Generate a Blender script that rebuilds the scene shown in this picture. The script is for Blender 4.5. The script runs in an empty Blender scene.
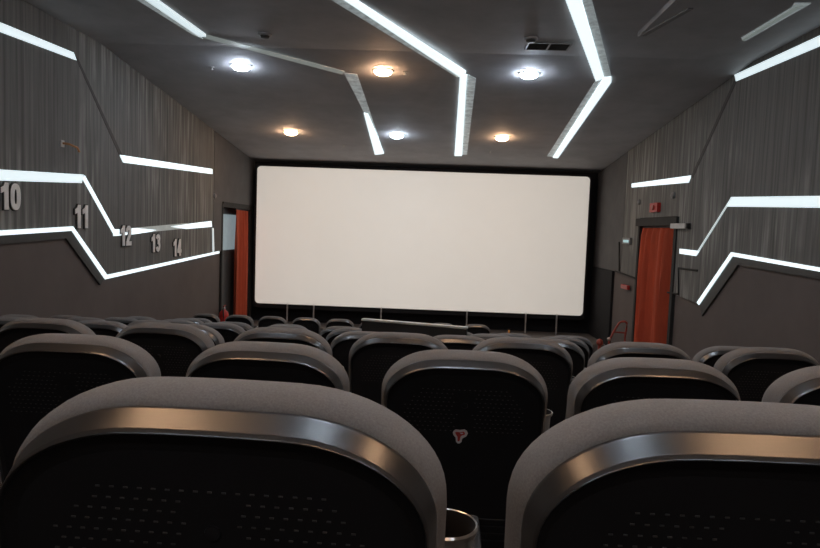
import bpy, bmesh, math, random
from mathutils import Vector, Matrix
random.seed(7)
D2 = bpy.data
C = bpy.context.scene.collection
SC = bpy.context.scene

# ------------------------------------------------------------------ camera
F = 640.0
CAM = Vector((0.0, 0.0, 2.45))
YAW, PITCH, ROLL = math.radians(1.74), math.radians(4.02), math.radians(2.05)
fw = Vector((-math.sin(YAW) * math.cos(PITCH), math.cos(YAW) * math.cos(PITCH), -math.sin(PITCH)))
rt0 = fw.cross(Vector((0, 0, 1))).normalized()
up0 = rt0.cross(fw)
rt = rt0 * math.cos(ROLL) + up0 * math.sin(ROLL)
up = up0 * math.cos(ROLL) - rt0 * math.sin(ROLL)
cam = D2.objects.new('camera', D2.cameras.new('camera'))
C.objects.link(cam)
cam.matrix_world = Matrix(((rt.x, up.x, -fw.x, CAM.x), (rt.y, up.y, -fw.y, CAM.y), (rt.z, up.z, -fw.z, CAM.z), (0, 0, 0, 1)))
cam.data.sensor_fit = 'HORIZONTAL'
cam.data.sensor_width = 36.0
cam.data.lens = F * 36.0 / 820.0
cam.data.clip_start = 0.02
SC.camera = cam

def ray(u, v):
    return fw * F + rt * (u - 410.0) - up * (v - 274.0)
def on_x(u, v, X):
    d = ray(u, v); return CAM + d * ((X - CAM.x) / d.x)
def on_y(u, v, Y):
    d = ray(u, v); return CAM + d * ((Y - CAM.y) / d.y)
def on_z(u, v, Z):
    d = ray(u, v); return CAM + d * ((Z - CAM.z) / d.z)

# ------------------------------------------------------------------ room measures
XL, XR = -4.02, 3.65          # base walls
PT = 0.03                     # thickness of the wall panels
YF = 14.35                    # front wall
YB = -3.2                     # back wall
YS = 14.0                     # screen face
YK = 7.6                      # ceiling starts to slope here
ZC = CAM.z + 2.06             # flat ceiling
ZE = CAM.z + 1.38             # ceiling at front wall
def zc(y):
    return ZC if y <= YK else ZC + (ZE - ZC) * (y - YK) / (YF - YK)
def on_ceiling(u, v):
    p = on_z(u, v, ZC)
    if p.y <= YK:
        return p
    d = ray(u, v)
    m = (ZE - ZC) / (YF - YK)
    t = (ZC - m * YK - CAM.z) / (d.z - m * d.y)
    return CAM + d * t

# ------------------------------------------------------------------ materials
def mat(name, col, rough=0.6, metal=0.0, spec=0.5, emis=None, estr=0.0, noise=None, bump=None, coat=0.0):
    m = D2.materials.new(name); m.use_nodes = True
    nt = m.node_tree; b = nt.nodes['Principled BSDF']
    b.inputs['Base Color'].default_value = (*col, 1)
    b.inputs['Roughness'].default_value = rough
    b.inputs['Metallic'].default_value = metal
    b.inputs['Specular IOR Level'].default_value = spec
    b.inputs['Coat Weight'].default_value = coat
    if emis:
        b.inputs['Emission Color'].default_value = (*emis, 1)
        b.inputs['Emission Strength'].default_value = estr
    tc = nt.nodes.new('ShaderNodeTexCoord')
    mp = nt.nodes.new('ShaderNodeMapping')
    nt.links.new(tc.outputs['Object'], mp.inputs['Vector'])
    nz = nt.nodes.new('ShaderNodeTexNoise')
    sc, amt = (noise[0], noise[1]) if noise else ((8, 8, 8), 0.12)
    mp.inputs['Scale'].default_value = sc
    nz.inputs['Scale'].default_value = 1.0
    nz.inputs['Detail'].default_value = 6.0
    nz.inputs['Roughness'].default_value = 0.65
    nt.links.new(mp.outputs['Vector'], nz.inputs['Vector'])
    rp = nt.nodes.new('ShaderNodeValToRGB')
    lo, hi = max(0, 1 - amt), 1 + amt
    rp.color_ramp.elements[0].position = 0.33; rp.color_ramp.elements[1].position = 0.68
    rp.color_ramp.elements[0].color = (*[c * lo for c in col], 1)
    rp.color_ramp.elements[1].color = (*[min(1, c * hi) for c in col], 1)
    nt.links.new(nz.outputs['Fac'], rp.inputs['Fac'])
    nt.links.new(rp.outputs['Color'], b.inputs['Base Color'])
    if bump:
        bp = nt.nodes.new('ShaderNodeBump'); bp.inputs['Strength'].default_value = bump[0]; bp.inputs['Distance'].default_value = bump[1]
        nt.links.new(nz.outputs['Fac'], bp.inputs['Height']); nt.links.new(bp.outputs['Normal'], b.inputs['Normal'])
    return m

M = {}
M['panel'] = mat('streaked_wall_panel', (0.140, 0.141, 0.135), 0.75, noise=((24, 24, 0.45), 0.36), bump=(0.25, 0.01))
def worn_streaks(m):
    nt = m.node_tree; b = nt.nodes['Principled BSDF']
    src = b.inputs['Base Color'].links[0].from_socket
    tc = nt.nodes.new('ShaderNodeTexCoord')
    def noise(scale, lo, hi):
        mp = nt.nodes.new('ShaderNodeMapping'); mp.inputs['Scale'].default_value = scale
        n = nt.nodes.new('ShaderNodeTexNoise'); n.inputs['Scale'].default_value = 1.0; n.inputs['Detail'].default_value = 5.0
        r = nt.nodes.new('ShaderNodeMapRange'); r.inputs['From Min'].default_value = lo; r.inputs['From Max'].default_value = hi
        nt.links.new(tc.outputs['Object'], mp.inputs['Vector']); nt.links.new(mp.outputs['Vector'], n.inputs['Vector']); nt.links.new(n.outputs['Fac'], r.inputs['Value'])
        return r.outputs['Result']
    k = nt.nodes.new('ShaderNodeMath'); k.operation = 'MULTIPLY'
    nt.links.new(noise((17, 17, 0.8), 0.47, 0.64), k.inputs[0]); nt.links.new(noise((0.7, 0.7, 0.55), 0.42, 0.56), k.inputs[1])
    mx = nt.nodes.new('ShaderNodeMix'); mx.data_type = 'RGBA'
    nt.links.new(k.outputs[0], mx.inputs['Factor']); nt.links.new(src, mx.inputs[6]); mx.inputs[7].default_value = (0.30, 0.305, 0.285, 1)
    nt.links.new(mx.outputs[2], b.inputs['Base Color'])
worn_streaks(M['panel'])
M['brown'] = mat('brown_wall_paint', (0.126, 0.106, 0.099), 0.8, noise=((1.5, 1.5, 1.5), 0.08))
M['grey_wall'] = mat('dark_grey_wall', (0.115, 0.113, 0.113), 0.8, noise=((3, 3, 3), 0.1))
M['ceiling'] = mat('dark_ceiling_paint', (0.42, 0.415, 0.43), 0.75, noise=((2, 2, 2), 0.1))
M['black'] = mat('black_cloth', (0.010, 0.010, 0.012), 0.9)
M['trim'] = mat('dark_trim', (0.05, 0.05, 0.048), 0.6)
M['groove'] = mat('groove_dark', (0.025, 0.025, 0.024), 0.8)
M['carpet'] = mat('carpet', (0.075, 0.068, 0.064), 0.95, noise=((60, 60, 60), 0.35), bump=(0.3, 0.004))
M['stage'] = mat('stage_floor', (0.15, 0.135, 0.125), 0.7, noise=((5, 5, 5), 0.15))
M['led'] = mat('led_diffuser', (0.8, 0.85, 0.85), 0.5, emis=(0.80, 0.95, 1.0), estr=1.1)
M['led_soft'] = mat('led_diffuser_soft', (0.7, 0.75, 0.75), 0.5, emis=(0.80, 0.95, 1.0), estr=0.80, noise=((30, 30, 2), 0.3))
M['led_mid'] = mat('led_diffuser_mid', (0.6, 0.63, 0.63), 0.5, emis=(0.82, 0.96, 1.0), estr=0.5)
M['dim_glow'] = mat('dim_led_glow', (0.5, 0.52, 0.52), 0.5, emis=(0.85, 1.0, 0.95), estr=0.13)  # weak glow; on reflector stretches it stands in for light from the LEDs
M['reflector'] = mat('white_glow_reflector', (0.6, 0.64, 0.64), 0.5, emis=(0.85, 0.97, 1.0), estr=0.16, noise=((9, 9, 9), 0.45))  # faint emission stands in for LED light thrown onto the reflector
M['screen'] = mat('screen_white', (0.82, 0.80, 0.77), 0.9, noise=((0.4, 0.4, 0.4), 0.02))
M['fabric'] = mat('grey_fabric', (0.205, 0.201, 0.198), 0.95, spec=0.2, noise=((420, 420, 420), 0.16), bump=(0.25, 0.001))
M['shell'] = mat('black_plastic_rim', (0.024, 0.0235, 0.023), 0.32, spec=0.9, noise=((900, 900, 900), 0.2), bump=(0.05, 0.0006))
M['shell_back'] = mat('black_plastic_back', (0.009, 0.009, 0.010), 0.55, spec=0.25)
M['hole_glint'] = mat('pale_hole_glint', (0.046, 0.045, 0.044), 0.6)  # paler than the back panel to imitate glints at the perforations
M['metal'] = mat('painted_metal', (0.03, 0.03, 0.032), 0.45, metal=0.4)
M['steel'] = mat('satin_steel', (0.55, 0.53, 0.50), 0.28, metal=0.9)
M['pale_metal'] = mat('pale_metal', (0.45, 0.44, 0.43), 0.45, metal=0.3)
M['curtain'] = mat('red_curtain', (0.52, 0.085, 0.035), 0.85, noise=((6, 6, 1.2), 0.15))
M['red'] = mat('red_paint', (0.50, 0.025, 0.018), 0.4)
M['red_dim'] = mat('red_rail_paint', (0.35, 0.06, 0.04), 0.4)
M['white'] = mat('white_plastic', (0.6, 0.6, 0.58), 0.5)
M['grey_plastic'] = mat('grey_plastic', (0.22, 0.22, 0.22), 0.5)
M['door'] = mat('door_grey', (0.11, 0.12, 0.125), 0.6)
M['pane'] = mat('frosted_lit_pane', (0.3, 0.36, 0.38), 0.5, emis=(0.70, 0.92, 1.0), estr=0.22)
M['num_face'] = mat('number_face', (0.9, 0.87, 0.84), 0.6)
M['num_side'] = mat('number_side', (0.05, 0.048, 0.045), 0.7)
M['warm'] = mat('lamp_warm', (1, 0.9, 0.8), 0.5, emis=(1.0, 0.60, 0.34), estr=105)
M['cool'] = mat('lamp_cool', (0.9, 0.95, 1), 0.5, emis=(0.74, 0.86, 1.0), estr=105)
M['amber'] = mat('amber_lens', (0.8, 0.35, 0.1), 0.4, emis=(1.0, 0.42, 0.12), estr=0.05)
M['sticker_white'] = mat('sticker_white', (0.50, 0.46, 0.45), 0.6)
M['sticker_red'] = mat('sticker_red', (0.42, 0.03, 0.02), 0.6)
M['cyan'] = mat('indicator_lens', (0.4, 0.6, 0.65), 0.4, emis=(0.6, 0.95, 1.0), estr=0.35)

# ------------------------------------------------------------------ mesh helpers
class MB:
    def __init__(self): self.v = []; self.f = []
    def box(self, x0, x1, y0, y1, z0, z1):
        b = len(self.v)
        self.v += [(x, y, z) for z in (z0, z1) for y in (y0, y1) for x in (x0, x1)]
        self.f += [tuple(b + i for i in q) for q in ((0, 2, 3, 1), (4, 5, 7, 6), (0, 1, 5, 4), (2, 6, 7, 3), (0, 4, 6, 2), (1, 3, 7, 5))]
        return self
    def prism(self, pts, ext):
        b = len(self.v); n = len(pts); e = Vector(ext)
        self.v += [tuple(p) for p in pts] + [tuple(Vector(p) + e) for p in pts]
        self.f.append(tuple(range(b, b + n))[::-1]); self.f.append(tuple(range(b + n, b + 2 * n)))
        for i in range(n):
            j = (i + 1) % n
            self.f.append((b + i, b + j, b + n + j, b + n + i))
        return self
    def tube(self, path, r, n=10, cap=True):
        path = [Vector(p) for p in path]; b0 = len(self.v)
        for i, p in enumerate(path):
            t = (path[min(i + 1, len(path) - 1)] - path[max(i - 1, 0)]).normalized()
            a = t.cross(Vector((0, 0, 1)))
            if a.length < 1e-3: a = t.cross(Vector((1, 0, 0)))
            a.normalize(); c = t.cross(a)
            rr = r[i] if isinstance(r, (list, tuple)) else r
            for k in range(n):
                q = 2 * math.pi * k / n
                self.v.append(tuple(p + a * math.cos(q) * rr + c * math.sin(q) * rr))
        for i in range(len(path) - 1):
            for k in range(n):
                k2 = (k + 1) % n
                self.f.append((b0 + i * n + k, b0 + i * n + k2, b0 + (i + 1) * n + k2, b0 + (i + 1) * n + k))
        if cap:
            self.f.append(tuple(b0 + k for k in range(n))[::-1])
            e = b0 + (len(path) - 1) * n
            self.f.append(tuple(e + k for k in range(n)))
        return self
    def lathe(self, prof, c=(0, 0, 0), n=24, close=False, rot=None):
        b0 = len(self.v); c = Vector(c)
        for (r, z) in prof:
            for k in range(n):
                q = 2 * math.pi * k / n
                p = Vector((r * math.cos(q), r * math.sin(q), z))
                if rot: p = rot @ p
                self.v.append(tuple(c + p))
        for i in range(len(prof) - 1):
            for k in range(n):
                k2 = (k + 1) % n
                self.f.append((b0 + i * n + k, b0 + i * n + k2, b0 + (i + 1) * n + k2, b0 + (i + 1) * n + k))
        if not close:
            self.f.append(tuple(b0 + k for k in range(n))[::-1])
            e = b0 + (len(prof) - 1) * n
            self.f.append(tuple(e + k for k in range(n)))
        return self
    def loft(self, rings, cap0=True, cap1=True, closed=True):
        b0 = len(self.v); n = len(rings[0])
        for r in rings: self.v += [tuple(p) for p in r]
        for i in range(len(rings) - 1):
            for k in range(n if closed else n - 1):
                k2 = (k + 1) % n
                self.f.append((b0 + i * n + k, b0 + i * n + k2, b0 + (i + 1) * n + k2, b0 + (i + 1) * n + k))
        if cap0: self.f.append(tuple(b0 + k for k in range(n))[::-1])
        if cap1: self.f.append(tuple(b0 + (len(rings) - 1) * n + k for k in range(n)))
        return self
    def build(self, name, m, parent=None, smooth=None, bevel=0.0, origin=None, label=None):
        me = D2.meshes.new(name); o = Vector(origin) if origin is not None else Vector((0, 0, 0))
        me.from_pydata([tuple(Vector(p) - o) for p in self.v], [], self.f); me.validate()
        bm = bmesh.new(); bm.from_mesh(me); bmesh.ops.recalc_face_normals(bm, faces=bm.faces)
        if bevel > 0:
            es = [e for e in bm.edges if len(e.link_faces) == 2 and e.calc_face_angle(0) > 0.6]
            bmesh.ops.bevel(bm, geom=es, offset=bevel, segments=2, affect='EDGES', profile=0.6)
        bm.to_mesh(me); bm.free()
        if smooth:
            me.shade_smooth()
            me.set_sharp_from_angle(angle=math.radians(smooth))
        ob = D2.objects.new(name, me); C.objects.link(ob); ob.location = o
        me.materials.append(m)
        if parent: ob.parent = parent
        if label: ob['label'] = label
        return ob

def tag(o, label=None, cat=None, group=None, kind=None):
    if label: o['label'] = label
    if cat: o['category'] = cat
    if group: o['group'] = group
    if kind: o['kind'] = kind
    return o
def thing(name, label, cat, loc=(0, 0, 0), rz=0.0, group=None):
    o = D2.objects.new(name, None); C.objects.link(o)
    o.empty_display_size = 0.1
    o.location = loc; o.rotation_euler = (0, 0, rz)
    return tag(o, label, cat, group)
def struct(mb, name, m, **k):
    o = mb.build(name, m, **k); o['kind'] = 'structure'; return o

# ------------------------------------------------------------------ seat rows (distance, height of seat top under the camera, centres)
P = 0.554
SH = 0.955                                     # height of a seat
def run(last, first, n=None):
    xs = []; x = last
    while x > first: xs.append(x); x -= P
    return xs[::-1]
def cx(d, *us): return [(u - 423.0) * (d + 0.10) / F for u in us]
ROWS = [
    (0.590, 0.1685, cx(0.603, 231, 724.5)),
    (1.72, 0.3375, cx(1.737, 70, 264, 462, 648, 841)),
    (2.83, 0.475, cx(2.83, 34, 155, 276, 396, 517, 637, 762)),
    (3.92, 0.655, cx(3.92, -1, 89, 179, 270, 363, 454, 544, 634, 726)),
    (5.05, 0.818, run(cx(5.05, 556)[0], -3.5)),
    (6.15, 0.979, run(cx(6.15, 565)[0], -3.6)),
    (7.30, 1.140, [x for x in run(1.60, -3.6) if x < -2.8]),
    (8.40, 1.300, [x for x in run(1.32, -3.6) if x < -2.8]),
    (10.40, 1.525, [-3.70 + 0.563 * k for k in range(9)]),
]

# ------------------------------------------------------------------ setting: floor, stage, ceiling, walls
fl = MB()
fl.box(XL - 0.3, XR + 0.3, 8.4 + 0.62, YF + 0.3, -0.2, 0.0)
edges = []
for i, (d, h, xs) in enumerate(ROWS[:8]):
    z = CAM.z - h - SH
    y0 = d - 0.48
    y1 = ROWS[i + 1][0] - 0.48 if i < 7 else d + 0.62
    fl.box(XL - 0.3, XR + 0.3, y0, y1, -0.2, z)
zb = CAM.z - 0.174 - SH + 0.161
fl.box(XL - 0.3, XR + 0.3, YB - 0.3, 0.70 - 0.48, -0.2, zb)
struct(fl, 'floor', M['carpet'])
st = MB(); st.box(XL - 0.05, XR + 0.05, 12.9, YF + 0.1, 0.0, 0.26)
struct(st, 'trim_1', M['stage'], bevel=0.01)

ce = MB()
ce.prism([(XL - 0.3, YB - 0.3, ZC), (XL - 0.3, YK, ZC), (XL - 0.3, YF + 0.3, zc(YF + 0.3)), (XL - 0.3, YF + 0.3, ZC + 0.3), (XL - 0.3, YB - 0.3, ZC + 0.3)], (XR - XL + 0.6, 0, 0))
struct(ce, 'ceiling', M['ceiling'])

WT = 0.25
# doorway extents on the side walls (y range, top z)
lj0 = on_x(220, 300, XL).y; lj1 = on_x(247, 300, XL).y; lh = on_x(232, 208, XL).z
rj1 = on_x(638.5, 290, XR).y; rj0 = on_x(673, 290, XR).y; rh = on_x(655, 226, XR).z
lj1 = min(lj1, YF - 0.35)
def side_wall(name, x0, x1, j0, j1, hz, m):
    w = MB()
    w.box(x0, x1, YB - 0.3, j0, -0.2, ZC + 0.1)
    w.box(x0, x1, j1, YF + 0.3, -0.2, ZC + 0.1)
    w.box(x0, x1, j0, j1, hz, ZC + 0.1)
    return struct(w, name, m)
side_wall('wall_left', XL - WT, XL, lj0, lj1, lh, M['brown'])
side_wall('wall_right', XR, XR + WT, rj0, rj1, rh, M['brown'])
struct(MB().box(XL - 0.3, XR + 0.3, YF, YF + 0.2, -0.2, ZC + 0.1), 'wall_front', M['black'])
struct(MB().box(XL - 0.3, XR + 0.3, YB - 0.2, YB, -0.2, ZC + 0.1), 'wall_back', M['grey_wall'])

# ---- wall panels: slabs standing 3 cm off the base wall
XLp, XRp = XL + PT, XR - PT
def wall_poly(pts, X, ext):
    return MB().prism(pts, (ext, 0, 0))
L = lambda u, v: on_x(u, v, XLp)
R = lambda u, v: on_x(u, v, XRp)
def lz(p): return Vector((XL, p.y, p.z))
def rz_(p): return Vector((XR, p.y, p.z))
seamL = L(213.5, 200).y
pl = [(-150, 241.5), (0, 233), (71.5, 228.5), (105.7, 276.8), (214, 253.5)]
pts = [lz(L(u, v)) for u, v in pl]
pts[-1].y = seamL
yn = pts[0].y
pts = [Vector((XL, YB, pts[0].z + 0.6)), ] + pts + [Vector((XL, seamL, zc(seamL))), Vector((XL, YK, ZC)), Vector((XL, YB, ZC))]
struct(wall_poly(pts, XL, PT), 'wall_left_panel', M['panel'])
# darker stretch between the seam and the screen, above and beside the doorway
w = MB()
zl = L(216, 252).z
w.prism([Vector((XL, seamL + 0.02, zl)), Vector((XL, lj0 - 0.03, zl)), Vector((XL, lj0 - 0.03, lh + 0.1)), Vector((XL, YF, lh + 0.1)), Vector((XL, YF, zc(YF))), Vector((XL, seamL + 0.02, zc(seamL)))], (PT, 0, 0))
struct(w, 'wall_left_end_panel', M['grey_wall'])

seamR = R(625, 200).y
pr = [(950, 286), (820, 269.5), (732.5, 254.5), (698.5, 304), (674, 294)]
q = [rz_(R(u, v)) for u, v in pr]
q = [Vector((XR, YB, q[0].z + 0.6))] + q
q[-1].y = rj0 - 0.05
q += [Vector((XR, rj0 - 0.05, rh + 0.14)), Vector((XR, rj1 + 0.05, rh + 0.14)), Vector((XR, rj1 + 0.05, R(636, 278).z)), Vector((XR, seamR - 0.01, R(626, 274.5).z)),
      Vector((XR, seamR - 0.01, zc(seamR))), Vector((XR, YK, ZC)), Vector((XR, YB, ZC))]
struct(wall_poly(q, XR, -PT), 'wall_right_panel', M['panel'])
ye = R(613, 275).y
z1 = R(620, 272.5).z
struct(MB().prism([Vector((XR, seamR + 0.01, z1)), Vector((XR, ye, z1)), Vector((XR, ye, zc(ye))), Vector((XR, seamR + 0.01, zc(seamR)))], (-PT, 0, 0)), 'wall_right_mid_panel', M['grey_wall'])
struct(MB().prism([Vector((XR, ye + 0.005, 0)), Vector((XR, YF, 0)), Vector((XR, YF, z1)), Vector((XR, ye + 0.005, z1))], (-0.05, 0, 0)), 'wall_right_dado', M['black'])
struct(MB().prism([Vector((XR, ye + 0.005, z1)), Vector((XR, YF, z1)), Vector((XR, YF, zc(YF))), Vector((XR, ye + 0.005, zc(ye)))], (-0.02, 0, 0)), 'wall_right_end_panel', M['grey_wall'])
# dark lip under the lowest light lines
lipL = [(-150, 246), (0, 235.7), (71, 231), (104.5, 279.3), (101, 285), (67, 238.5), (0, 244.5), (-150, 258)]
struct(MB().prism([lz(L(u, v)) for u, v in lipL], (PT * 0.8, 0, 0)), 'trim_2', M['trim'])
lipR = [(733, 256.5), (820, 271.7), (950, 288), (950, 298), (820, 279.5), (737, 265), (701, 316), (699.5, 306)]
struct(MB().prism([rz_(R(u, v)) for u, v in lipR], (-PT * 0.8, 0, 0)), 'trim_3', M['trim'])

# ---- doorways
# left: grey leaf with a frosted lit pane set back in the doorway
xd = XL - 0.17
struct(MB().box(xd - 0.05, xd, lj0, lj1, 0, lh), 'door_1', M['door'])
d1 = D2.objects['door_1']
a = on_x(221.5, 214, xd); b = on_x(235, 249, xd)
pn = MB().box(xd, xd + 0.012, a.y, b.y + 0.25, b.z, a.z).build('window_pane', M['pane'], d1)
fr = MB(); fr.box(XL - 0.2, XL + 0.04, lj0 - 0.06, lj0, 0, lh + 0.06); fr.box(XL - 0.2, XL + 0.04, lj1, lj1 + 0.06, 0, lh + 0.06); fr.box(XL - 0.2, XL + 0.04, lj0, lj1, lh, lh + 0.10)
struct(fr, 'trim_4', M['groove'])
# right: dark lobby behind the curtain
struct(MB().box(XR + 0.2, XR + 0.24, rj0, rj1, 0, rh), 'door_2', M['groove'])
fr = MB(); fr.box(XR - 0.05, XR + 0.2, rj0 - 0.10, rj0, 0, rh); fr.box(XR - 0.05, XR + 0.2, rj1, rj1 + 0.08, 0, rh)
fr.box(XR - 0.07, XR + 0.2, rj0 - 0.14, rj1 + 0.16, rh, rh + 0.13)
struct(fr, 'trim_5', M['groove'], bevel=0.005)

def curtain(name, x, y0, y1, zt, zb, waves, amp, label, lean=0.0):
    n = waves * 12; rings = []
    zs = [zt, zt - 0.05, zt - 0.12] + [zt - 0.12 - (zt - 0.12 - zb) * k / 10 for k in range(1, 11)]
    front = []; back = []
    for j, z in enumerate(zs):
        g = min(1, 0.45 + j * 0.12); f_, b_ = [], []
        s = (zt - z) / (zt - zb)
        for i in range(n + 1):
            t = i / n
            ph = 2 * math.pi * waves * t + 0.5 * math.sin(5 * t + 2 * s)
            off = amp * g * (math.sin(ph) + 0.35 * math.sin(2.3 * ph + 1.0 + s))
            y = y0 + (y1 - y0) * t + 0.02 * math.sin(3 * s + 6 * t) + lean * s * (1 - t)
            f_.append(Vector((x + off, y, z)))
        front.append(f_); back.append([p + Vector((0.006, 0, 0)) for p in f_])
    mb = MB()
    rings = [fr + bk[::-1] for fr, bk in zip(front, back)]
    mb.loft(rings)
    o = thing(name, label, 'curtain', (x, (y0 + y1) / 2, zb))
    c = mb.build('cloth', M['curtain'], None, smooth=60); c.parent = o; c.matrix_parent_inverse = Matrix.Translation(-Vector(o.location))
    r = MB().tube([(x, y0 - 0.03, zt + 0.015), (x, y1 + 0.03, zt + 0.015)], 0.014)
    r = r.build('curtain_rod', M['metal']); r.parent = o; r.matrix_parent_inverse = Matrix.Translation(-Vector(o.location))
    return o
curtain('curtain', XR + 0.02, rj0 + 0.16, rj1 - 0.02, rh - 0.03, 0.03, 5, 0.085, 'long orange red curtain filling the doorway in the right wall')
lc0 = on_x(234.5, 290, XL).y
curtain('curtain', XL + 0.0, lc0, lj1 - 0.03, lh - 0.03, 0.30, 4, 0.05, 'orange red curtain gathered beside the screen in the left doorway')

# ------------------------------------------------------------------ screen
tl, tr, br, bl = [on_y(u, v, YS) for u, v in ((257, 166), (590, 176.5), (583, 316), (255, 303))]
sx0 = (tl.x + bl.x) / 2; sx1 = (tr.x + br.x) / 2; sz0 = (bl.z + br.z) / 2; sz1 = (tl.z + tr.z) / 2
sc_ = thing('cinema_screen', 'large blank cream white cinema screen on the front wall', 'screen', ((sx0 + sx1) / 2, YS, 0.26))
def rrect(x0, x1, z0, z1, r, y, n=6):
    out = []
    for cx, cz, a0 in ((x1 - r, z1 - r, 0), (x0 + r, z1 - r, 90), (x0 + r, z0 + r, 180), (x1 - r, z0 + r, 270)):
        for k in range(n + 1):
            t = math.radians(a0 + 90 * k / n); out.append(Vector((cx + r * math.cos(t), y, cz + r * math.sin(t))))
    return out
def under(o, par):
    o.parent = par; o.matrix_parent_inverse = Matrix.Translation(-Vector(par.location)); return o
under(MB().prism(rrect(sx0, sx1, sz0, sz1, 0.09, YS), (0, 0.03, 0)).build('screen_sheet', M['screen']), sc_)
under(MB().loft([rrect(sx0 + .01, sx1 - .01, sz0 + .01, sz1 - .01, 0.09, YS + 0.03), rrect(sx0 - 0.06, sx1 + 0.06, sz0 - 0.10, sz1 + 0.035, 0.12, YS + 0.03),
                rrect(sx0 - 0.06, sx1 + 0.06, sz0 - 0.10, sz1 + 0.035, 0.12, YS + 0.09)], cap0=False).build('screen_frame', M['black']), sc_)
for u in (287, 313.5, 381, 467, 526, 557):
    x = on_y(u, 314, YS).x
    under(MB().box(x - 0.014, x + 0.014, YS + 0.0, YS + 0.03, 0.26, sz0 + 0.02).build('leg', M['pale_metal']), sc_)

# ------------------------------------------------------------------ light lines
def strip(name, label, proj, n, segs):
    """segs: (part name, material, outline, thickness); n = direction out of the surface"""
    n = Vector(n)
    allp = [proj(*p) for s in segs for p in s[2]]
    c = sum(allp, Vector()) / len(allp)
    o = thing(name, label, 'light', c)
    for pn, m, poly, th in segs:
        pp = [proj(*p) for p in poly]
        under(MB().prism([p - n * -0.0005 for p in pp], n * th).build(pn, m), o)
    return o
LED, DIM, REF, GRV = M['led'], M['dim_glow'], M['reflector'], M['groove']
nl, nr = (1, 0, 0), (-1, 0, 0)
strip('light_line', 'highest light line on left wall, two bright bars joined by a dark slanting groove', L, nl, [
    ('led_bar', M['led_soft'], [(-150, -38), (0, 22.5), (73, 52.5), (76, 60.3), (0, 32), (-150, -24)], .008),
    ('groove', M['trim'], [(75, 57), (77.5, 58), (122, 155), (119.5, 156)], .004),
    ('led_bar', LED, [(119.2, 154.8), (212, 169), (212, 174), (123, 162.5)], .008)])
strip('light_line', 'middle light line on left wall, kinked downwards above the row numbers', L, nl, [
    ('led_bar', M['led_soft'], [(-150, 160), (0, 169.5), (83, 174.6), (81, 183), (0, 180.5), (-150, 175)], .008),
    ('led_bar', LED, [(82, 178.5), (84.3, 175.5), (114.6, 230.5), (112.8, 233.5)], .008),
    ('led_bar', LED, [(113, 229.5), (136, 228), (156, 230), (150, 231.8), (133, 234.3), (113, 236)], .008),
    ('reflector', M['dim_glow'], [(136, 227.6), (188, 223), (180, 229), (150, 232)], .006),
    ('led_bar', LED, [(170, 226.6), (190, 223.6), (211, 221), (211.6, 226.8), (186, 229)], .008)])
strip('light_line', 'lowest light line on left wall, edging the brown lower wall', L, nl, [
    ('led_bar', LED, [(-150, 238), (0, 230.5), (72.5, 226.4), (71, 230.8), (0, 235.4), (-150, 245)], .008),
    ('led_bar', LED, [(72.5, 226.4), (106.8, 275.2), (104.5, 279), (71.3, 230.5)], .008),
    ('led_bar', LED, [(107, 274.8), (219, 251), (219, 253.2), (104.5, 279.3)], .008),
    ('led_bar', M['led_mid'], [(211.9, 228), (213.1, 228), (213.8, 251.5), (212.3, 251.8)], .012)])
strip('light_line', 'short light bar on right wall above the curtained doorway', R, nr, [
    ('led_bar', LED, [(632, 183.6), (691.7, 175.4), (689, 182.5), (632, 187.5)], .008)])
strip('light_line', 'highest light line on right wall, close under the ceiling', R, nr, [
    ('led_bar', M['led_soft'], [(735, 74.8), (820, 35.7), (880, 8), (880, 21.3), (820, 46.3), (736.5, 81.3)], .008),
    ('groove', M['trim'], [(735, 79), (737, 81), (693, 178), (691, 177)], .004)])
strip('light_line', 'middle light line on right wall, kinked down to a short bar beside the curtain', R, nr, [
    ('led_bar', M['led_soft'], [(731.6, 197), (820, 195.9), (950, 194), (950, 210), (820, 207.7), (727.4, 206.6)], .008),
    ('led_bar', M['led_mid'], [(730.3, 199.5), (728.5, 205), (699.6, 251.2), (698, 250.8)], .008),
    ('led_bar', LED, [(680, 248.7), (699.7, 251), (696.4, 256), (680, 253.6)], .008)])
strip('light_line', 'lowest light line on right wall, peaked over the brown lower wall', R, nr, [
    ('led_bar', LED, [(731.6, 252.2), (820, 267.6), (950, 283), (950, 288), (820, 271.6), (732.6, 256.2)], .008),
    ('led_bar', LED, [(731.6, 252.2), (732.8, 256.3), (699.3, 305), (697.2, 302.5)], .008)])
CP = on_ceiling
nc = (0, 0, -1)
strip('ceiling_light_line', 'zigzag ceiling light line furthest left, with a thin dim middle stretch', CP, nc, [
    ('led_bar', M['led_soft'], [(92, -40), (104, -40), (206, 34), (199, 34), (150, 0)], .03),
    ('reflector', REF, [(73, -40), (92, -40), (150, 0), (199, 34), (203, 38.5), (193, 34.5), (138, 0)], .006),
    ('reflector', DIM, [(203.5, 37.5), (207, 34.5), (345, 71), (342, 74)], .006),
    ('led_bar', LED, [(364, 112), (368, 113), (384, 152.3), (375, 153.4)], .03),
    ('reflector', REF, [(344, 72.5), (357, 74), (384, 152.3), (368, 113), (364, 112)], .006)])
strip('ceiling_light_line', 'bent ceiling light line above the middle of the screen', CP, nc, [
    ('led_bar', LED, [(286, -40), (297, -40), (358, 0), (466, 70.5), (461, 75.5), (349, 0)], .03),
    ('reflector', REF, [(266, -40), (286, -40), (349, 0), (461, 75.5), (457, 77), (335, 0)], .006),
    ('led_bar', LED, [(460, 75.5), (467, 74), (462, 154.5), (454.6, 154.5)], .03),
    ('reflector', REF, [(467, 74), (476, 78), (467, 154.5), (462, 154.5)], .006)])
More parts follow.
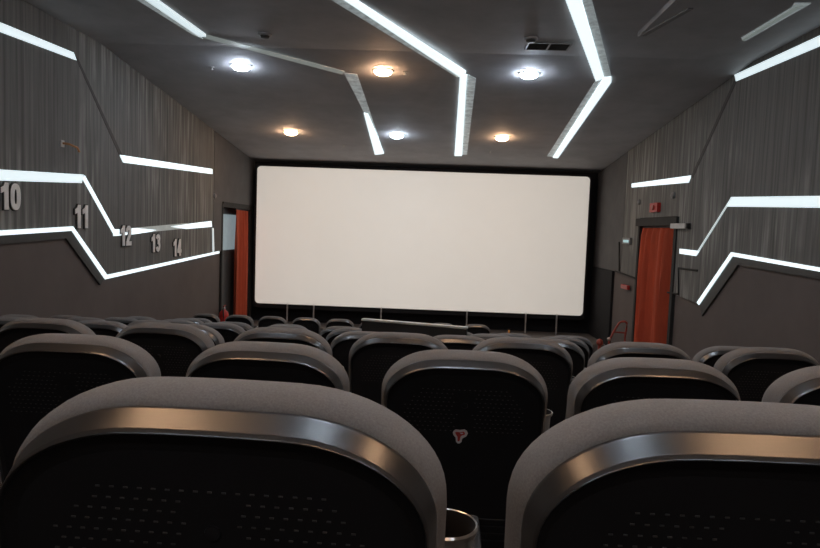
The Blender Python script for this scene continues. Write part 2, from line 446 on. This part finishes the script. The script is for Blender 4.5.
strip('ceiling_light_line', 'bent ceiling light line right of the middle, shaped like an arrow head', CP, nc, [
    ('led_bar', LED, [(552, -40), (570.5, -40), (582, 0), (604, 76), (596, 79), (567, 0)], .03),
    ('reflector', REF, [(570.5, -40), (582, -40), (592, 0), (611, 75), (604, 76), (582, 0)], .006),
    ('led_bar', LED, [(603.5, 77), (611.3, 76), (611.5, 80), (558, 156.7), (553, 156.4)], .03),
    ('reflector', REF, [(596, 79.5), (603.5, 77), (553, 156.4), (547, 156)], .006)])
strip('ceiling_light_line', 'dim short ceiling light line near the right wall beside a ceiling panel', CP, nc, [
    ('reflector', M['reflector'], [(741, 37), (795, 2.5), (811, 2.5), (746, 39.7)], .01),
    ('led_bar', M['dim_glow'], [(742, 38), (797, 4), (803, 4), (744.5, 39)], .02)])
hp = thing('ceiling_panel', 'dark flat panel hung under the ceiling at upper right', 'panel', CP(720, 18))
under(MB().prism([CP(638, 32), CP(738, 34.5), CP(792, 1), CP(812, -30), CP(700, -30)], (0, 0, -0.05)).build('board', M['ceiling']), hp)
under(MB().prism([CP(640, 30) + Vector((0, 0, -.05)), CP(646, 30) + Vector((0, 0, -.05)), CP(694, 2) + Vector((0, 0, -.05)), CP(688, 2) + Vector((0, 0, -.05))], (0, 0, -0.012)).build('edge_strip', M['grey_plastic']), hp)

# ------------------------------------------------------------------ row numbers
def offset_poly(p, d):
    out = []; n = len(p)
    ar = sum(p[i][0] * p[(i + 1) % n][1] - p[(i + 1) % n][0] * p[i][1] for i in range(n))
    sg = 1 if ar > 0 else -1
    for i in range(n):
        a, b, c = Vector(p[i - 1]), Vector(p[i]), Vector(p[(i + 1) % n])
        e1 = (b - a).normalized(); e2 = (c - b).normalized()
        n1 = Vector((e1.y, -e1.x)) * sg; n2 = Vector((e2.y, -e2.x)) * sg
        m = n1 + n2; m = m / max(0.35, m.length_squared / 2) if m.length > 1e-6 else n1
        out.append(tuple(b + m * d))
    return out
def stroke_poly(p, w):
    l, r = [], []
    for i in range(len(p)):
        t = (Vector(p[min(i + 1, len(p) - 1)]) - Vector(p[max(i - 1, 0)])).normalized(); q = Vector((-t.y, t.x)) * w / 2
        l.append(tuple(Vector(p[i]) + q)); r.append(tuple(Vector(p[i]) - q))
    return l + r[::-1]
def oval(rx, ry, n=28):
    return [(rx * abs(math.cos(t)) ** 0.8 * (1 if math.cos(t) > 0 else -1), ry * abs(math.sin(t)) ** 0.8 * (1 if math.sin(t) > 0 else -1)) for t in (2 * math.pi * (k + 0.5) / n for k in range(n))]
def digit_shapes(d, grow):
    """list of (outer, inner or None) outlines of a heavy digit one unit tall"""
    if d == '0': return [(oval(0.28 + grow, 0.5 + grow), oval(0.095 - grow * 0.8, 0.31 - grow * 0.8))]
    if d == '1': return [(offset_poly([(0.15, 0.5), (0.15, -0.5), (-0.05, -0.5), (-0.05, 0.2), (-0.24, 0.13), (-0.24, 0.30), (-0.08, 0.37), (-0.01, 0.5)], grow), None)]
    if d == '2': pl = [[(-0.19, 0.17), (-0.165, 0.31), (-0.08, 0.395), (0.05, 0.40), (0.15, 0.33), (0.165, 0.2), (0.1, 0.03), (-0.05, -0.18), (-0.13, -0.36)]]; ex = [[(-0.27, -0.5), (0.27, -0.5), (0.27, -0.32), (-0.25, -0.32)]]
    if d == '3': pl = [[(-0.19, 0.24), (-0.13, 0.36), (0, 0.405), (0.12, 0.37), (0.16, 0.25), (0.12, 0.11), (-0.06, 0.05)], [(-0.06, 0.05), (0.13, -0.01), (0.18, -0.17), (0.13, -0.33), (0, -0.405), (-0.13, -0.36), (-0.20, -0.23)]]; ex = []
    if d == '4': pl = [[(-0.2, -0.2), (0.0, 0.22), (0.07, 0.42)]]; ex = [[(0.02, 0.5), (0.21, 0.5), (0.21, -0.5), (0.02, -0.5)], [(-0.29, -0.31), (0.31, -0.31), (0.31, -0.14), (-0.29, -0.14)]]
    return [(stroke_poly(p, 0.19 + 2 * grow), None) for p in pl] + [(offset_poly(p, grow), None) for p in ex]
def number(txt, u, v, hpx, label):
    p = L(u, v); hh = L(u, v - hpx / 2).z - L(u, v + hpx / 2).z
    o = thing('row_number', label, 'number', (XLp, p.y, p.z), 0, 'row numbers on the left wall')
    for nm, x0, x1, m, grow in (('number_body', 0.0, 0.018, M['num_side'], 0.05), ('number_face', 0.018, 0.024, M['num_face'], 0.018)):
        mb = MB()
        for i, dg in enumerate(txt):
            c = (i - 0.5) * 0.60
            for k, (a, b) in enumerate(digit_shapes(dg, grow)):
                e = 0.0004 * k
                f = lambda pts, x: [Vector((x, (px + c) * hh, py * hh)) for px, py in pts]
                if b is None: mb.prism(f(a, x0), (x1 + e - x0, 0, 0))
                else: mb.loft([f(a, x0), f(a, x1), f(b, x1), f(b, x0), f(a, x0)], False, False)
        mb.build(nm, m, o)
    return o
for t, u, v, h, nx in (('10', 8.5, 196.3, 26, 'nearest to the camera'), ('11', 80.5, 216.5, 22.5, 'under the slanting light line'), ('12', 124.5, 235.5, 19.5, 'overlapping the light line'),
                       ('13', 154.5, 243, 17.5, 'between numbers twelve and fourteen'), ('14', 176, 247.5, 16.5, 'nearest to the screen')):
    number(t, u, v, h, 'raised grey row number %s on the left wall, %s' % (t, nx))

# ------------------------------------------------------------------ downlights
def downlight(p, m, r, label):
    o = thing('downlight', label, 'light', p, 0, 'round ceiling downlights')
    MB().lathe([(r * 1.22, 0), (r * 1.22, -0.008), (r, -0.018), (r, -0.004)], n=28, close=True).build('trim_ring', M['grey_plastic'], o, smooth=40)
    MB().lathe([(r * 0.99, -0.002), (r * 0.99, -0.012), (r * 0.93, -0.034), (r * 0.76, -0.052), (r * 0.45, -0.066), (r * 0.12, -0.071)], n=28).build('lens', m, o, smooth=60)
    return o
for u, v, k, w_ in ((241, 65, 'cool', 'left of the nearer three'), (383, 70, 'warm', 'middle of the nearer three'), (529, 73, 'cool', 'right of the nearer three'),
                    (291, 131.5, 'warm', 'left of the three by the screen'), (397, 134.5, 'cool', 'middle of the three by the screen'), (502, 137, 'warm', 'right of the three by the screen')):
    downlight(CP(u, v), M[k], 0.115, '%s white round downlight in the ceiling, %s' % (k, w_))
for j, y in enumerate((4.6, 1.30, -1.6)):
    for i, x in enumerate((-1.38, 0.08, 1.52)):
        k = 'cool' if (i + j) % 2 == 0 else 'warm'
        downlight(Vector((x, y, ZC)), M[k], 0.115, '%s white downlight overhead, %s, %s' % (k, ('over the third row', 'over the nearest row', 'behind the camera')[j], ('left side', 'centre', 'right side')[i]))

# ------------------------------------------------------------------ ceiling fittings
def sprinkler(u, v, label):
    o = thing('sprinkler_head', label, 'sprinkler', CP(u, v), 0, 'ceiling sprinkler heads')
    MB().lathe([(0.03, 0), (0.03, -0.006), (0.014, -0.010)], n=16).build('rose', M['pale_metal'], o, smooth=40)
    MB().lathe([(0.010, -0.010), (0.010, -0.03), (0.02, -0.032), (0.02, -0.036)], n=14).build('nozzle', M['steel'], o, smooth=40)
sprinkler(212, 67, 'small sprinkler head left of the left cool downlight')
sprinkler(405, 72, 'small sprinkler head right of the middle warm downlight')
sprinkler(344, 145, 'small sprinkler head left of the ceiling light line end')
sprinkler(490, 151, 'small sprinkler head left of the warm downlight near screen')
for u, v, lb in ((265, 34, 'round smoke detector above the left cool downlight'), (531, 38, 'round smoke detector beside the ceiling vent')):
    o = thing('smoke_detector', lb, 'detector', CP(u, v), 0, 'smoke detectors')
    MB().lathe([(0.075, 0), (0.075, -0.015), (0.06, -0.02)], n=20).build('base', M['ceiling'], o, smooth=40)
    MB().lathe([(0.05, -0.02), (0.045, -0.04), (0.02, -0.046)], n=20).build('sensor_cap', M['trim'], o, smooth=40)
p = CP(548, 46)
o = thing('ceiling_vent', 'dark slotted vent in the ceiling above the right cool downlight', 'vent', p)
fr = MB()
for a in (-0.24, -0.005, 0.22): fr.box(a, a + 0.02, -0.13, 0.13, -0.012, 0)
fr.box(-0.24, 0.24, -0.14, -0.12, -0.012, 0); fr.box(-0.24, 0.24, 0.12, 0.14, -0.012, 0)
fr.build('frame', M['grey_plastic'], o)
MB().box(-0.225, 0.225, -0.12, 0.12, -0.004, 0).build('backing', M['groove'], o)
for k in range(6):
    y = -0.10 + k * 0.04
    MB().prism([(-0.22, y - 0.012, -0.002), (-0.22, y + 0.012, -0.012), (-0.22, y + 0.014, -0.010), (-0.22, y - 0.010, 0)], (0.44, 0, 0)).build('slat', M['trim'], o)

# ------------------------------------------------------------------ wall fittings
def wallbox(name, label, cat, proj, n, u0, u1, v0, v1, th, m, extra=None):
    a, b = proj(u0, v0), proj(u1, v1)
    y0, y1 = sorted((a.y, b.y)); z0, z1 = sorted((a.z, b.z)); x0 = a.x
    xs = sorted((x0, x0 + n * th))
    o = thing(name, label, cat, (x0, (y0 + y1) / 2, (z0 + z1) / 2))
    under(MB().box(xs[0], xs[1], y0, y1, z0, z1).build('housing', m, bevel=0.006), o)
    return o, (x0, y0, y1, z0, z1)
o, (x, y0, y1, z0, z1) = wallbox('fire_alarm', 'red square fire alarm sounder above the curtained doorway', 'alarm', R, -1, 653.5, 660.5, 203.5, 212, 0.06, M['red'])
under(MB().lathe([(0.045, 0), (0.04, 0.02)], (x - 0.06, (y0 + y1) / 2, (z0 + z1) / 2), 16, rot=Matrix.Rotation(-math.pi / 2, 3, 'Y')).build('sounder', M['red_dim'], smooth=40), o)
o, (x, y0, y1, z0, z1) = wallbox('emergency_light', 'pale emergency light bar beside the top of the curtained doorway', 'light', R, -1, 675, 689.5, 223.7, 228.7, 0.07, M['white'])
under(MB().box(x - 0.055, x - 0.01, y0 - 0.05, y0, z0, z1).build('end_cap', M['groove']), o)
o, (x, y0, y1, z0, z1) = wallbox('control_box', 'small grey control box with a pale lens left of the red curtain', 'box', R, -1, 625, 632, 237.6, 244.5, 0.05, M['grey_plastic'])
under(MB().box(x - 0.06, x - 0.049, y0 + 0.04, y1 - 0.10, z0 + 0.03, z1 - 0.04).build('lens', M['cyan']), o)
o, (x, y0, y1, z0, z1) = wallbox('call_point', 'red fire call point low on the wall left of the curtain', 'alarm', R, -1, 623.5, 629.7, 284, 290, 0.05, M['red'])
under(MB().box(x - 0.054, x - 0.049, y0 + 0.04, y1 - 0.04, z0 + 0.03, z1 - 0.03).build('press_pane', M['red_dim']), o)
cd = MB()
cd.tube([R(620, 242) + Vector((-.015, 0, 0)), R(620, 271) + Vector((-.015, 0, 0))], 0.012, 8)
cd.tube([R(616, 271) + Vector((-.015, 0, 0)), R(636, 278) + Vector((-.015, 0, 0))], 0.014, 8)
tag(cd.build('conduit', M['groove']), 'dark thin cable conduit on the wall left of the curtain', 'conduit')
pnl = MB()
for a, b in (((679, 268), (698, 270.5)), ((679, 268), (679, 293.5)), ((668, 292.5), (679, 294))):
    pnl.tube([R(*a) + Vector((-.006, 0, 0)), R(*b) + Vector((-.006, 0, 0))], 0.014, 8)
tag(pnl.build('access_hatch_frame', M['groove']), 'dark outline of a hatch in the wall right of the curtain', 'hatch')
for pj, n, u, v, lb in ((R, -1, 640, 202, 'tiny round wall sensor left above the curtained doorway'), (R, -1, 674, 195.5, 'tiny round wall sensor right above the curtained doorway'), (L, 1, 214, 196, 'tiny dark wall sensor above the left doorway')):
    p = pj(u, v)
    o = thing('wall_sensor', lb, 'sensor', p, 0, 'small wall sensors')
    MB().lathe([(0.05, 0), (0.045, 0.03), (0.02, 0.045)], n=14, rot=Matrix.Rotation(n * math.pi / 2, 3, 'Y')).build('sensor_dome', M['grey_plastic'], o, smooth=40)
p = L(62, 145)
o = thing('wall_hook', 'small brass coloured bracket high on the left wall', 'bracket', p)
MB().box(0, 0.01, -0.03, 0.03, -0.02, 0.05).build('plate', M['pale_metal'], o)
mb = MB().tube([(0.005, 0, 0.02), (0.06, 0.03, 0.015), (0.10, 0.12, -0.01), (0.10, 0.16, -0.05)], 0.012, 8)
mb.build('arm', mat('brass', (0.45, 0.22, 0.10), 0.4, metal=0.6), o, smooth=50)

# fire extinguisher on the left wall by the doorway
p = on_x(224, 306, XL + 0.14)
o = thing('fire_extinguisher', 'red fire extinguisher hung on the wall beside the left doorway', 'extinguisher', (p.x, p.y, p.z - 0.50))
MB().lathe([(0.05, 0), (0.085, 0.01), (0.09, 0.03), (0.09, 0.33), (0.075, 0.385), (0.035, 0.42), (0.03, 0.44)], n=20).build('cylinder', M['red'], o, smooth=40)
MB().lathe([(0.03, 0.44), (0.032, 0.46), (0.02, 0.475), (0.02, 0.49)], n=14).build('valve', M['pale_metal'], o, smooth=40)
MB().prism([(-0.012, -0.02, 0.475), (-0.012, 0.11, 0.50), (-0.012, 0.11, 0.512), (-0.012, -0.02, 0.50)], (0.024, 0, 0)).build('handle', M['red_dim'], o)
MB().tube([(0, -0.02, 0.46), (0.02, -0.10, 0.44), (0.03, -0.12, 0.34), (0.03, -0.11, 0.16)], 0.012, 8).build('hose', M['metal'], o, smooth=50)
MB().box(-0.135, -0.08, -0.03, 0.03, 0.22, 0.30).build('wall_bracket', M['metal'], o)

# tall guard panel standing among the middle rows
a, b = on_y(363, 318.3, 4.86), on_y(467, 326.8, 4.64)
ang = math.atan2(b.y - a.y, b.x - a.x); ln = (Vector((b.x, b.y)) - Vector((a.x, a.y))).length
zf = CAM.z - 0.818 - SH
o = thing('low_partition', 'dark guard partition with a pale top rail, standing among the middle rows', 'partition', ((a.x + b.x) / 2, (a.y + b.y) / 2, zf), ang)
zt = (a.z + b.z) / 2 - zf
MB().box(-ln / 2, ln / 2, -0.02, 0.02, 0.05, zt - 0.016).build('panel_board', M['groove'], o)
MB().box(-ln / 2 - 0.004, ln / 2 + 0.004, -0.026, 0.026, zt - 0.016, zt).build('top_rail', M['white'], o, bevel=0.004)
for s_ in (-1, 1): MB().box(s_ * (ln / 2 - 0.06) - 0.025, s_ * (ln / 2 - 0.06) + 0.025, -0.035, 0.035, 0, 0.05).build('foot', M['metal'], o, bevel=0.006)

# red handrail at the right aisle
yh = 10.6
P_ = lambda u, v: on_y(u, v, yh)
o = thing('handrail', 'thin red tubular handrail standing by the right wall before the curtain', 'handrail', (P_(619, 345).x, yh, 0))
zt = P_(620, 322).z
pA, pB = P_(608, 343), P_(625.5, 343)
def to0(p): return Vector((p.x - o.location.x, p.y - yh, p.z))
path = [to0(P_(609, 341)), to0(P_(614, 331)), to0(P_(619, 323)), to0(P_(621, 321.8)), to0(P_(625, 321.6)), to0(P_(627, 323)), to0(P_(626.5, 328)), to0(P_(625, 336))]
path.append(Vector((path[-1].x, 0, 0.0)))
MB().tube(path, 0.017, 8).build('rail', M['red_dim'], o, smooth=60)
MB().tube([Vector((path[0].x, 0, 0)), path[0]], 0.017, 8).build('post', M['red_dim'], o, smooth=60)
MB().tube([to0(P_(613.5, 332)), to0(P_(625.5, 333))], 0.012, 8).build('cross_bar', M['red_dim'], o, smooth=60)
MB().lathe([(0.005, -0.035), (0.03, -0.02), (0.035, 0), (0.03, 0.02), (0.005, 0.035)], path[0] + Vector((0, 0, 0.03)), 14).build('end_knob', M['steel'], o, smooth=60)
o = thing('rail_post', 'short pink red post with a round top beside the red handrail', 'post', (on_y(599.5, 345, 10.0).x, 10.0, 0))
zt = on_y(599.5, 342, 10.0).z
MB().tube([(0, 0, 0), (0, 0, zt - 0.04)], 0.025, 10).build('post', M['red_dim'], o, smooth=50)
MB().lathe([(0.01, -0.06), (0.045, -0.04), (0.055, -0.01), (0.045, 0.03), (0.01, 0.05)], (0, 0, zt), 14).build('round_top', M['red_dim'], o, smooth=60)
# amber marker light on the floor before the stage
p = on_y(509, 332, 12.86)
o = thing('step_light', 'small amber step light on the front of the stage', 'light', (p.x, 12.9, p.z))
MB().box(-0.018, 0.018, -0.025, 0, -0.045, 0.035).build('lens', M['amber'], o, bevel=0.006)
MB().box(-0.03, 0.03, -0.01, 0, -0.06, 0.06).build('back_plate', M['metal'], o)

# ------------------------------------------------------------------ cinema seats
W, RX, RZ, ZBOT = 0.2365, 0.163, 0.125, 0.34
def outline(ins, y, nside=5, ncor=14, ntop=9, zbot=ZBOT, up_=0.0):
    """closed ring in x-z at depth y; follows a seat back inset by ins"""
    w = W - ins * 0.5; zt = SH - ins + up_; rx = RX - ins * 0.45; rz = RZ - ins * 0.6
    pts = []
    def crown(x): return -0.010 * (abs(x) / W) ** 2
    zs = zt - rz
    for k in range(nside):
        z = zbot + (zs - zbot) * k / nside
        pts.append((-(w - 0.035 * (1 - k / nside) ** 2), z))
    for k in range(ncor):
        t = math.pi / 2 * k / ncor
        x = -(w - rx) - rx * math.cos(t) ** 0.93; z = zs + rz * math.sin(t) ** 0.93
        pts.append((x, z + crown(x) * math.sin(t)))
    for k in range(ntop):
        x = -(w - rx) + 2 * (w - rx) * k / ntop
        pts.append((x, zt + crown(x)))
    right = [(-x, z) for x, z in pts[:nside + ncor]][::-1]
    # closing point of the top right corner start
    x = (w - rx); pts.append((x, zt + crown(x)))
    pts += right
    TILT = math.tan(math.radians(7))
    return [Vector((x, y + (SH - z) * TILT, z)) for x, z in pts]

seat_protos = {}
def make_seat(sticker=False):
    root = D2.objects.new('cinema_chair', None); C.objects.link(root); root.empty_display_size = 0.1
    sh = MB()
    sh.loft([outline(0.0403, 0.0110), outline(0.0400, 0.0055), outline(0.0390, 0.0025), outline(0.0375, 0.0014), outline(0.0360, 0.0022), outline(0.0349, 0.0046), outline(0.0337, 0.0056), outline(0.0329, 0.0070), outline(0.0206, 0.0302), outline(0.0200, 0.0312), outline(0.019, 0.036), outline(0.022, 0.06)], cap0=False, cap1=True)
    sh.build('back_shell', M['shell'], root, smooth=50)
    pn = MB()
    pn.loft([outline(0.0600, 0.0162), outline(0.0399, 0.0095), outline(0.0399, 0.03)], cap0=True, cap1=True)
    TILT = math.tan(math.radians(7))
    for k in range(4):                                   # ribs at the foot of the back
        z = 0.40 + k * 0.022
        y = 0.0162 + (SH - z) * TILT
        pn.prism([(-0.15, y + 0.002, z - 0.004), (-0.15, y - 0.005, z - 0.002), (-0.15, y - 0.005, z + 0.002), (-0.15, y + 0.002, z + 0.004)], (0.30, 0, 0))
    bp = pn.build('back_panel', M['shell_back'], root)
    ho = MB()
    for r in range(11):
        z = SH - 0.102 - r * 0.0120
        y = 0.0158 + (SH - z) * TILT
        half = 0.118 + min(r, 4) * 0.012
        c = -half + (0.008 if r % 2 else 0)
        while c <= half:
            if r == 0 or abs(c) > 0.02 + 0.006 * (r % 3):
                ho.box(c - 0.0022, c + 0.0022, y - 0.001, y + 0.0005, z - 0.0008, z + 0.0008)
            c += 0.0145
    ho.build('perforation', M['hole_glint'], bp)
    z = SH - 0.147; y = 0.016 + (SH - z) * TILT
    MB().lathe([(0.009, 0), (0.008, 0.002), (0.004, 0.003)], (0, y, z), 14, rot=Matrix.Rotation(math.pi / 2, 3, 'X')).build('button', M['shell_back'], bp, smooth=40)
    cu = MB()
    cu.loft([outline(0.026, 0.034), outline(0.0195, 0.035), outline(0.009, 0.044), outline(0.002, 0.058), outline(0, 0.072), outline(0.001, 0.090), outline(0.008, 0.108), outline(0.024, 0.122), outline(0.060, 0.130), outline(0.12, 0.132)], cap0=False)
    cu.build('backrest_cushion', M['fabric'], root, smooth=80)
    # tipped-up seat cushion and its pan
    def sq(y, z, hw, hz, r=0.04):
        return [Vector((p.x, y + 0.0, p.z)) for p in rrect(-hw, hw, z - hz, z + hz, r, 0, 4)]
    sc2 = MB(); sc2.loft([sq(0.225, 0.515, 0.18, 0.17), sq(0.235, 0.515, 0.195, 0.185), sq(0.30, 0.52, 0.195, 0.185), sq(0.315, 0.52, 0.18, 0.17)])
    sc2.build('seat_cushion', M['fabric'], root, smooth=50)
    MB().loft([sq(0.315, 0.52, 0.185, 0.175), sq(0.335, 0.52, 0.165, 0.155)]).build('seat_pan', M['shell_back'], root, smooth=50)
    for s in (-1, 1):
        if s == 1:
            ar = MB().box(0.252, 0.302, 0.26, 0.56, 0.57, 0.61).build('armrest', M['shell_back'], root, bevel=0.012)
            ccx, cy, cz = 0.236, 0.205, 0.755
            cup = MB().lathe([(0.0395, -0.001), (0.041, 0), (0.043, -0.003), (0.041, -0.010), (0.0365, -0.012), (0.029, -0.16), (0.001, -0.161)], (ccx, cy, cz), 28, close=True)
            ch = cup.build('cup_holder', M['steel'], ar, smooth=40)
            MB().lathe([(0.0394, -0.0012), (0.0352, -0.012), (0.0275, -0.155), (0.0005, -0.156)], (ccx, cy, cz), 28, close=True).build('cup_lining', M['black'], ar, smooth=40)
        if s == 1: MB().box(0.277 - 0.022, 0.277 + 0.022, 0.27, 0.50, 0.0, 0.57).build('leg', M['shell_back'], root, bevel=0.01)
        else: MB().box(-0.22, -0.18, 0.14, 0.30, 0.0, 0.28).build('leg', M['shell_back'], root, bevel=0.01)
    MB().box(-0.23, 0.256, 0.20, 0.24, 0.28, 0.34).build('cross_beam', M['metal'], root)
    if sticker:
        z0 = SH - 0.238; yb = 0.0162 + (SH - z0) * TILT
        s = 1 / (13.7 * 357)
        def sp(pts, off):
            return [Vector(((x - 278) * s - 0.008, yb + (z0 - (z0 - (y - 292) * s)) * TILT - off, z0 - (y - 292) * s)) for x, y in pts]
        w_ = [(172, 240), (185, 212), (212, 194), (270, 198), (335, 188), (365, 208), (380, 242), (362, 285), (325, 308), (305, 325), (298, 372), (272, 395), (244, 394), (222, 370), (214, 310), (184, 275)]
        r_ = [(204, 236), (225, 226), (270, 230), (318, 218), (340, 236), (336, 266), (300, 276), (282, 296), (272, 352), (258, 368), (242, 356), (240, 300), (214, 262)]
        k_ = [(272, 238), (312, 236), (316, 250), (284, 256)]
        stk = MB().prism(sp(w_, 0.0004), (0, -0.0006, 0)).build('sticker', M['sticker_white'], root, label='small red and white sticker')
        MB().prism(sp(r_, 0.0010), (0, -0.0004, 0)).build('emblem', M['sticker_red'], stk)
        MB().prism(sp(k_, 0.0014), (0, -0.0003, 0)).build('emblem_opening', M['sticker_white'], stk)  # pale opening printed inside the red emblem
    return root
def copy_tree(o, parent=None, par_children=None):
    c = o.copy(); C.objects.link(c)
    if parent: c.parent = parent
    for ch in [x for x in par_children if x.parent == o]: copy_tree(ch, c, par_children)
    return c
proto = make_seat(); ALL = list(D2.objects)
used = False
ordn = ['first', 'second', 'third', 'fourth', 'fifth', 'sixth', 'seventh', 'eighth', 'ninth', 'tenth', 'eleventh']
rown = ['nearest row', 'second row ahead', 'third row ahead', 'fourth row ahead', 'fifth row ahead', 'sixth row ahead', 'seventh row ahead', 'eighth row ahead', 'front row by the screen']
for ri, (d, h, xs) in enumerate(ROWS):
    z = CAM.z - h - SH
    for si, x in enumerate(xs):
        if ri == 1 and si == 2:
            o = make_seat(True)
            lb = 'black backed grey cinema seat with a red sticker on its back, second row ahead'
        else:
            if not used: o = proto; used = True
            else: o = copy_tree(proto, None, ALL)
            if ri == 0: lb = ('large nearest cinema seat at lower left, black back with pinholes', 'large nearest cinema seat at lower right, cut by the frame edge')[si]
            else: lb = 'grey topped black cinema seat, %s from the left in the %s' % (ordn[si], rown[ri])
        rz = random.uniform(-0.025, 0.025)
        if ri == 0: rz = (-0.03, 0.0)[si]
        o.location = (x, d, z); o.rotation_euler = (0, 0, rz)
        tag(o, lb, 'seat', 'cinema seats in rows')

# ------------------------------------------------------------------ lights
# unseen spot added to brighten the screen, its beam masked to the screen's size
li = D2.lights.new('added_screen_beam', 'SPOT'); li.energy = 6000; li.color = (1.0, 0.955, 0.885); li.spot_size = math.radians(60); li.spot_blend = 0.0; li.shadow_soft_size = 0.02
lo = D2.objects.new('added_screen_beam', li); C.objects.link(lo)
PX = (sx0 + sx1) / 2; PZ = CAM.z + 1.55; PY = YB + 0.4
lo.location = (PX, PY, PZ); lo.rotation_euler = (math.radians(90), 0, 0)
li.use_nodes = True
nt = li.node_tree; em = nt.nodes['Emission']
tc = nt.nodes.new('ShaderNodeTexCoord'); sp = nt.nodes.new('ShaderNodeSeparateXYZ')
nt.links.new(tc.outputs['Normal'], sp.inputs[0])
def math_(op, a, b=None):
    n = nt.nodes.new('ShaderNodeMath'); n.operation = op
    for i, s in enumerate((a, b)):
        if s is None: continue
        if isinstance(s, (int, float)): n.inputs[i].default_value = s
        else: nt.links.new(s, n.inputs[i])
    return n.outputs[0]
az = math_('ABSOLUTE', sp.outputs['Z'])
uu = math_('DIVIDE', sp.outputs['X'], az); vv = math_('DIVIDE', sp.outputs['Y'], az)
dist = YS - PY
hw = (sx1 - sx0) / 2 / dist; v0 = (sz0 - PZ) / dist; v1 = (sz1 - PZ) / dist
m1 = math_('LESS_THAN', math_('ABSOLUTE', uu), hw)
m2 = math_('MULTIPLY', math_('GREATER_THAN', vv, v0), math_('LESS_THAN', vv, v1))
nt.links.new(math_('MULTIPLY', m1, m2), em.inputs['Strength'])

wd = D2.worlds.new('world'); SC.world = wd; wd.use_nodes = True
wd.node_tree.nodes['Background'].inputs['Color'].default_value = (0.02, 0.02, 0.022, 1)
SC.view_settings.view_transform = 'Standard'; SC.view_settings.look = 'None'; SC.view_settings.gamma = 1.0
SC.view_settings.exposure = 0.0
SC.view_settings.use_curve_mapping = False
SC.cycles.use_denoising = True
SC.cycles.max_bounces = 8
